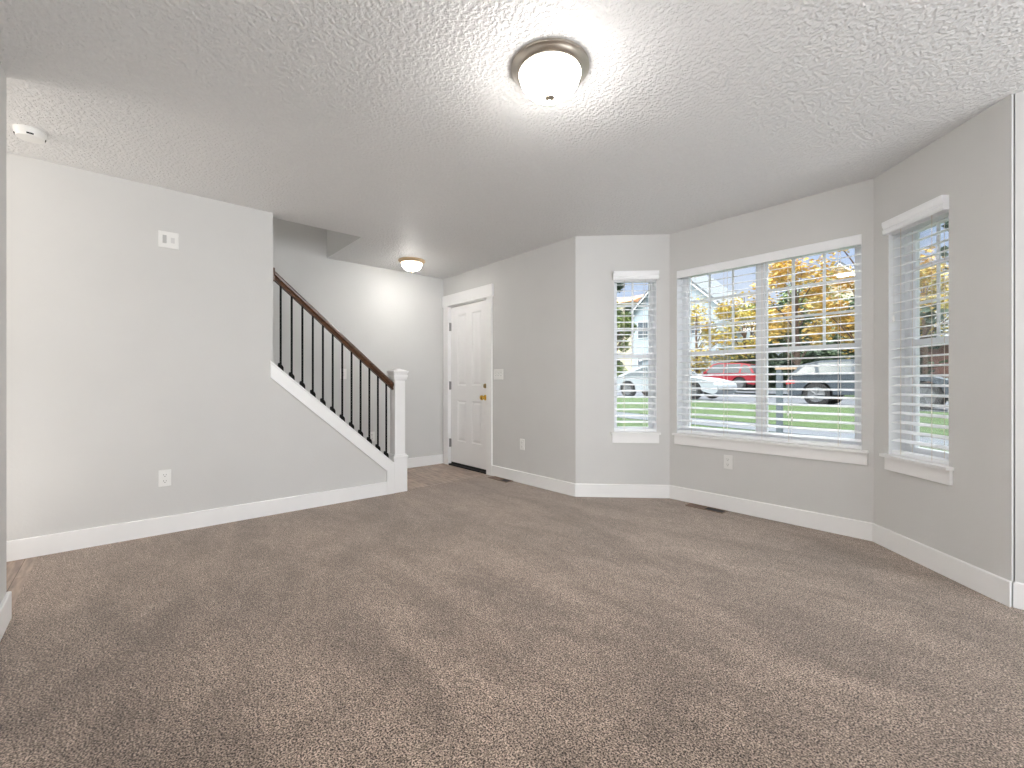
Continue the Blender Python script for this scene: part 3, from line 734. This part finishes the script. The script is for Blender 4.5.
    for cx_ in (fa, ra):
        for s in (-1, 1):
            wv = MB().lathe([(wr*0.55, -0.11), (wr*0.97, -0.10), (wr, -0.06), (wr, 0.06), (wr*0.97, 0.10), (wr*0.55, 0.11)], (cx_, s*(hw-0.12), wr), 28, 'y').build('wheel', M['tyre'], r, smooth=True)
            rb = MB().lathe([(wr*0.60, -0.115), (wr*0.64, -0.118), (wr*0.64, 0.118), (wr*0.60, 0.115)], (cx_, s*(hw-0.12), wr), 24, 'y')
            for q in range(5):
                a = 2*PI*q/5; rb.tube([(cx_, s*(hw-0.12)+s*0.112, wr), (cx_+math.cos(a)*wr*0.6, s*(hw-0.12)+s*0.118, wr+math.sin(a)*wr*0.6)], 0.03, 6)
            rb.build('rim', M['rim'], wv)
    for s in (-1, 1):
        MB().prism([(L_-0.40, 0.60*kh), (L_-0.06, 0.55*kh), (L_-0.07, 0.66*kh), (L_-0.35, 0.70*kh)], s*(hw*0.62), s*(hw*0.915), 'y').build('headlight', M['lamp_clear'], r, bevel=0.01)
        MB().prism([(-L_+0.02, 0.66*kh), (-L_+0.30, 0.70*kh), (-L_+0.28, 0.80*kh), (-L_+0.03, 0.80*kh)], s*(hw*0.60), s*(hw*0.925), 'y').build('tail_light', M['lamp_red'], r, bevel=0.01)
        MB().box(0.72*kx, 0.90*kx, min(s*hw*0.93, s*(hw+0.14)), max(s*hw*0.93, s*(hw+0.14)), belt+0.02, belt+0.15).build('mirror', M[body], r, bevel=0.03)
    MB().prism([(L_-0.12, 0.33), (L_+0.005, 0.36), (L_+0.008, 0.46), (L_-0.10, 0.48)], -hw*0.55, hw*0.55, 'y').build('grille', M['black'], r)
    for xx in (-0.38*kx, 0.62*kx): 
        for s in (-1, 1): MB().box(xx-0.22, xx-0.05, min(s*hw*0.965, s*hw*0.985), max(s*hw*0.965, s*hw*0.985), belt-0.13, belt-0.105).build('door_handle', M[body], r)
    return r
car('car', -9.65, 17.15, 0, 'white_car', 'white sedan parked at the curb, seen through the narrow left window', 4.9, 1.36)
car('car', -3.05, 17.7, 0, 'grey_car', 'dark blue grey station wagon parked at the curb behind the widest window', 4.35, 1.50, 1.8, True)
car('car', -12.3, 28.6, PI, 'red_car', 'red sport utility car parked across the street', 4.45, 1.66, 1.88, True)

# --- houses
M['side_blue'] = mat('blue_grey_siding', (0.42, 0.48, 0.52), 0.8, stretch=(1, 1, 40), cscale=2, col2=(0.38, 0.44, 0.48))
M['side_white'] = mat('white_siding', (0.80, 0.81, 0.82), 0.8, stretch=(1, 1, 40), cscale=2, col2=(0.74, 0.75, 0.77))
M['side_beige'] = mat('beige_siding', (0.62, 0.55, 0.42), 0.8, stretch=(1, 1, 40), cscale=2, col2=(0.56, 0.49, 0.37))
M['brick'] = mat('red_brick', (0.32, 0.15, 0.12), 0.9, stretch=(3, 3, 9), cscale=3, col2=(0.20, 0.10, 0.08))
M['roof_grey'] = mat('grey_shingles', (0.17, 0.19, 0.20), 0.9, cscale=12, col2=(0.11, 0.12, 0.13))
M['roof_orange'] = mat('orange_brown_shingles', (0.55, 0.27, 0.14), 0.9, cscale=12, col2=(0.45, 0.2, 0.1))
M['houseglass'] = mat('house_window_glass', (0.10, 0.12, 0.14), 0.1, spec=0.8)
def house(x0, x1, y0, dep, hwall, hpk, wallm, roofm, label, wins=(), gable_front=True, garage=None, ov=0.4):
    g = gz((x0+x1)/2, y0)-0.2; xm = (x0+x1)/2
    r = empty('house', (xm, y0, g)); tag(r, label, 'house'); hw = (x1-x0)/2
    if gable_front:
        MB().prism([(-hw, 0), (hw, 0), (hw, hwall), (0, hpk), (-hw, hwall)], 0, dep, 'y').build('walls', M[wallm], r)
        s = (hpk-hwall)/hw; t = 0.22
        b = MB()
        for sg in (-1, 1):
            b.prism([(0, hpk+0.02), (sg*(hw+ov), hwall-s*ov+0.02), (sg*(hw+ov), hwall-s*ov+0.02+t), (0, hpk+0.02+t)], -ov, dep+ov, 'y')
        b.build('roof', M[roofm], r)
        b = MB()
        for sg in (-1, 1):
            b.prism([(0, hpk+0.0), (sg*(hw+ov), hwall-s*ov+0.0), (sg*(hw+ov), hwall-s*ov-0.18), (0, hpk-0.18)], -ov-0.05, -ov+0.0, 'y')
        b.build('rake_board', M['side_white'], r)
    else:
        MB().box(-hw, hw, 0, dep, 0, hwall).build('walls', M[wallm], r)
        MB().prism([(-ov, hwall), (dep+ov, hwall), (dep/2, hpk)], -hw-ov, hw+ov, 'x').build('roof', M[roofm], r)
    for (wx, wz, ww, wh) in wins:
        f = MB().box(wx-ww/2-0.08, wx+ww/2+0.08, -0.06, 0.0, wz-0.08, wz+wh+0.08).build('window', M['side_white'], r)
        b = MB()
        for q in (0, 1): b.box(wx-ww/2+q*(ww/2+0.02), wx-0.02+q*(ww/2), -0.075, -0.06, wz, wz+wh)
        b.build('pane', M['houseglass'], f)
    if garage:
        gx, gw, gh = garage
        f = MB(); 
        for k in range(4): f.box(gx-gw/2, gx+gw/2, -0.07, 0.0, k*gh/4+0.01, (k+1)*gh/4-0.01)
        gd = f.build('garage_door', M['side_white'], r)
        for k in range(6): xx = gx-gw/2+gw*(k+.5)/6; MB().box(xx-gw*0.055, xx+gw*0.055, -0.085, -0.07, gh*0.80, gh*0.94).build('door_window', M['houseglass'], gd)
    return r
house(-28.0, -18.6, 42.0, 9, 7.9, 12.2, 'side_blue', 'roof_grey', 'tall pale gabled house beyond the white car', [(-3.3, 5.2, 1.2, 1.7), (-0.7, 5.4, 1.3, 1.5), (2.4, 5.2, 1.2, 1.7), (-3.3, 1.6, 1.2, 1.7)])
house(-22.3, -16.9, 35.0, 5, 2.6, 3.3, 'side_blue', 'roof_grey', 'low pale garage with a row of small door windows', garage=(0.9, 3.4, 2.15), ov=0.15)
house(-54, -41.5, 62.0, 9, 13.0, 14.8, 'side_beige', 'roof_orange', 'distant beige house with orange roof at the far left', gable_front=False)
house(-16.5, -7.5, 55.0, 9, 8.6, 12.6, 'side_beige', 'roof_grey', 'distant house with dark roof behind the yellow trees', [(-2, 5.2, 1.2, 1.6), (2, 5.2, 1.2, 1.6)])
house(-6.0, 8.5, 38.0, 9, 3.2, 5.9, 'brick', 'roof_grey', 'low red brick house seen through the narrow right window', [(1.0, 1.0, 1.6, 1.3), (4.2, 1.0, 1.2, 1.3)], gable_front=False)
house(-5.5, 6.0, 52.0, 9, 7.4, 9.6, 'side_beige', 'roof_grey', 'beige two storey house above the brick house', [(0.5, 5.0, 1.4, 1.4)], gable_front=False)

# --- trees
M['bark'] = mat('tree_bark', (0.16, 0.11, 0.08), 0.9, cscale=20, col2=(0.09, 0.06, 0.045))
M['leaf_yellow'] = mat('yellow_leaves', (0.66, 0.47, 0.06), 0.7, cscale=1.4, cdetail=5, col2=(0.34, 0.33, 0.12), crange=(0.4, 0.6))
M['leaf_orange'] = mat('orange_yellow_leaves', (0.64, 0.39, 0.07), 0.7, cscale=1.6, cdetail=5, col2=(0.48, 0.38, 0.13), crange=(0.4, 0.6))
M['leaf_green'] = mat('green_leaves', (0.07, 0.12, 0.03), 0.7, cscale=1.2, cdetail=5, col2=(0.24, 0.30, 0.07), crange=(0.4, 0.62))
M['leaf_dark'] = mat('dark_green_leaves', (0.03, 0.055, 0.035), 0.7, cscale=1.5, cdetail=4, col2=(0.07, 0.11, 0.05), crange=(0.4, 0.6))
def tree(x, y, h, cr_, kind, label, name='tree', n=5000, leaf=0.20, trunk=0.14, low=0.25, dz=0.0, group=None, sq=1.0):
    rnd = random.Random(int(abs(x*131+y*17)*10)); z = gz(x, y)-0.1+dz
    r = empty(name, (x, y, z)); tag(r, label, 'tree', group)
    b = MB(); b.tube([(0, 0, 0), (0.05, 0.03, h*0.35), (-0.04, 0.05, h*0.65), (0, 0, h*0.9)], [trunk, trunk*.8, trunk*.5, trunk*.15], 8)
    blobs = []
    for k in range(16):
        a = rnd.random()*2*PI; hh = low+(1-low)*rnd.random(); rad = cr_*math.sin(PI*min(1, max(0.12, (hh-low*0.7)/(1.05-low*0.7))))**0.7*rnd.uniform(0.45, 0.95)
        p = Vector((rad*math.cos(a), rad*math.sin(a)*sq, h*hh)); blobs.append((p, cr_*rnd.uniform(0.28, 0.46)))
        zs_ = h*max(low*0.6, hh-0.25); b.tube([(0, 0, zs_), (p.x*0.5, p.y*0.5, (zs_+p.z)/2+0.1), tuple(p)], [trunk*.35, trunk*.22, trunk*.08], 5)
    b.build('trunk', M['bark'], r, smooth=True)
    f = MB()
    for k in range(n):
        c, br_ = blobs[rnd.randrange(len(blobs))]
        d = Vector((rnd.gauss(0, 1), rnd.gauss(0, 1), rnd.gauss(0, 1))).normalized()*br_*rnd.random()**0.45
        p = c+d; q = Matrix.Rotation(rnd.random()*2*PI, 3, 'Z') @ Matrix.Rotation(rnd.gauss(0, 0.9), 3, 'X')
        s = leaf*rnd.uniform(0.6, 1.2)
        f.add([tuple(p+q @ Vector(v)) for v in ((-s*.5, 0, 0), (0, -s*.32, s*.06), (s*.55, 0, 0), (0, s*.32, s*.06))], [(0, 1, 2, 3)])
    me = bpy.data.meshes.new('foliage'); me.from_pydata(f.v, [], f.f); o = bpy.data.objects.new('foliage', me); COL.objects.link(o); me.materials.append(M[kind]); o.parent = r
    return r
gt = 'trees across the street'
tree(-15.3, 31.0, 5.9, 2.1, 'leaf_yellow', 'low yellow autumn tree in front of the tall pale house', n=3800)
tree(-12.6, 32.5, 7.2, 2.1, 'leaf_yellow', 'yellow tree behind the red car', n=4200)
tree(-17.0, 45.5, 7.6, 2.6, 'leaf_green', 'green tree behind the low garage', n=6000, leaf=0.28)
tree(-11.5, 45.0, 8.8, 3.6, 'leaf_green', 'olive green tree behind the yellow trees', n=7000, leaf=0.28)
tree(-7.6, 26.2, 7.2, 2.1, 'leaf_orange', 'orange yellow tree left of the grey sedan roof', n=4600, low=0.32)
tree(-4.85, 26.6, 8.8, 2.35, 'leaf_orange', 'tall orange yellow tree behind the grey sedan', n=6000, low=0.30)
tree(-5.9, 36.5, 6.6, 2.9, 'leaf_dark', 'dark green tree behind the orange yellow trees', n=8000, leaf=0.3, low=0.05)
tree(-11.2, 38.0, 6.2, 2.5, 'leaf_dark', 'dark green tree between the yellow trees', n=7000, leaf=0.3, low=0.05)
tree(-21.6, 30.0, 7.1, 1.6, 'leaf_green', 'green tree at the left edge of the narrow left window', n=7000, low=0.02)
tree(-32.6, 45.0, 12.6, 2.4, 'leaf_dark', 'tall dark green tree farthest to the left', n=7000, low=0.1, leaf=0.3)
tree(-3.45, 33.2, 7.0, 1.9, 'leaf_yellow', 'pale yellow tree above the brick house', n=4200, low=0.50)
tree(-0.22, 7.1, 3.1, 0.62, 'leaf_dark', 'near dark leaved tree at the right window edge', n=420, leaf=0.12, trunk=0.03, low=0.35)

# hedge beyond the parked cars
rnd = random.Random(5); f = MB()
for k in range(9000):
    x = rnd.uniform(-13.0, -5.0); y = 32.9+rnd.gauss(0, 0.35); hh = 2.3+0.35*math.sin(x*1.3)+0.2*math.sin(x*3.1)
    p = Vector((x, y, gz(x, 33)+hh*rnd.random()**0.8)); q = Matrix.Rotation(rnd.random()*2*PI, 3, 'Z') @ Matrix.Rotation(rnd.gauss(0, 0.9), 3, 'X'); s = 0.34*rnd.uniform(0.6, 1.2)
    f.add([tuple(p+q @ Vector(v)) for v in ((-s*.5, 0, 0), (0, -s*.32, .02), (s*.55, 0, 0), (0, s*.32, .02))], [(0, 1, 2, 3)])
me = bpy.data.meshes.new('hedge'); me.from_pydata(f.v, [], f.f); o = bpy.data.objects.new('hedge', me); COL.objects.link(o); me.materials.append(M['leaf_dark'])
tag(o, 'long dark green hedge beyond the street', 'hedge')

# post on the lawn outside the wide window
px_, py_ = -2.43, 7.6; r = empty('mailbox_post', (px_, py_, gz(px_, py_)-0.05)); tag(r, 'dark grey square post with tan top board on the lawn', 'post')
M['postdark'] = mat('dark_grey_timber', (0.10, 0.12, 0.14), 0.8); M['tan'] = mat('tan_board', (0.45, 0.32, 0.22), 0.8)
MB().box(-0.038, 0.038, -0.038, 0.038, 0.0, 1.10).build('post', M['postdark'], r, bevel=0.004)
MB().box(-0.05, 0.22, -0.045, 0.045, 1.10, 1.14).build('top_board', M['tan'], r, bevel=0.004)
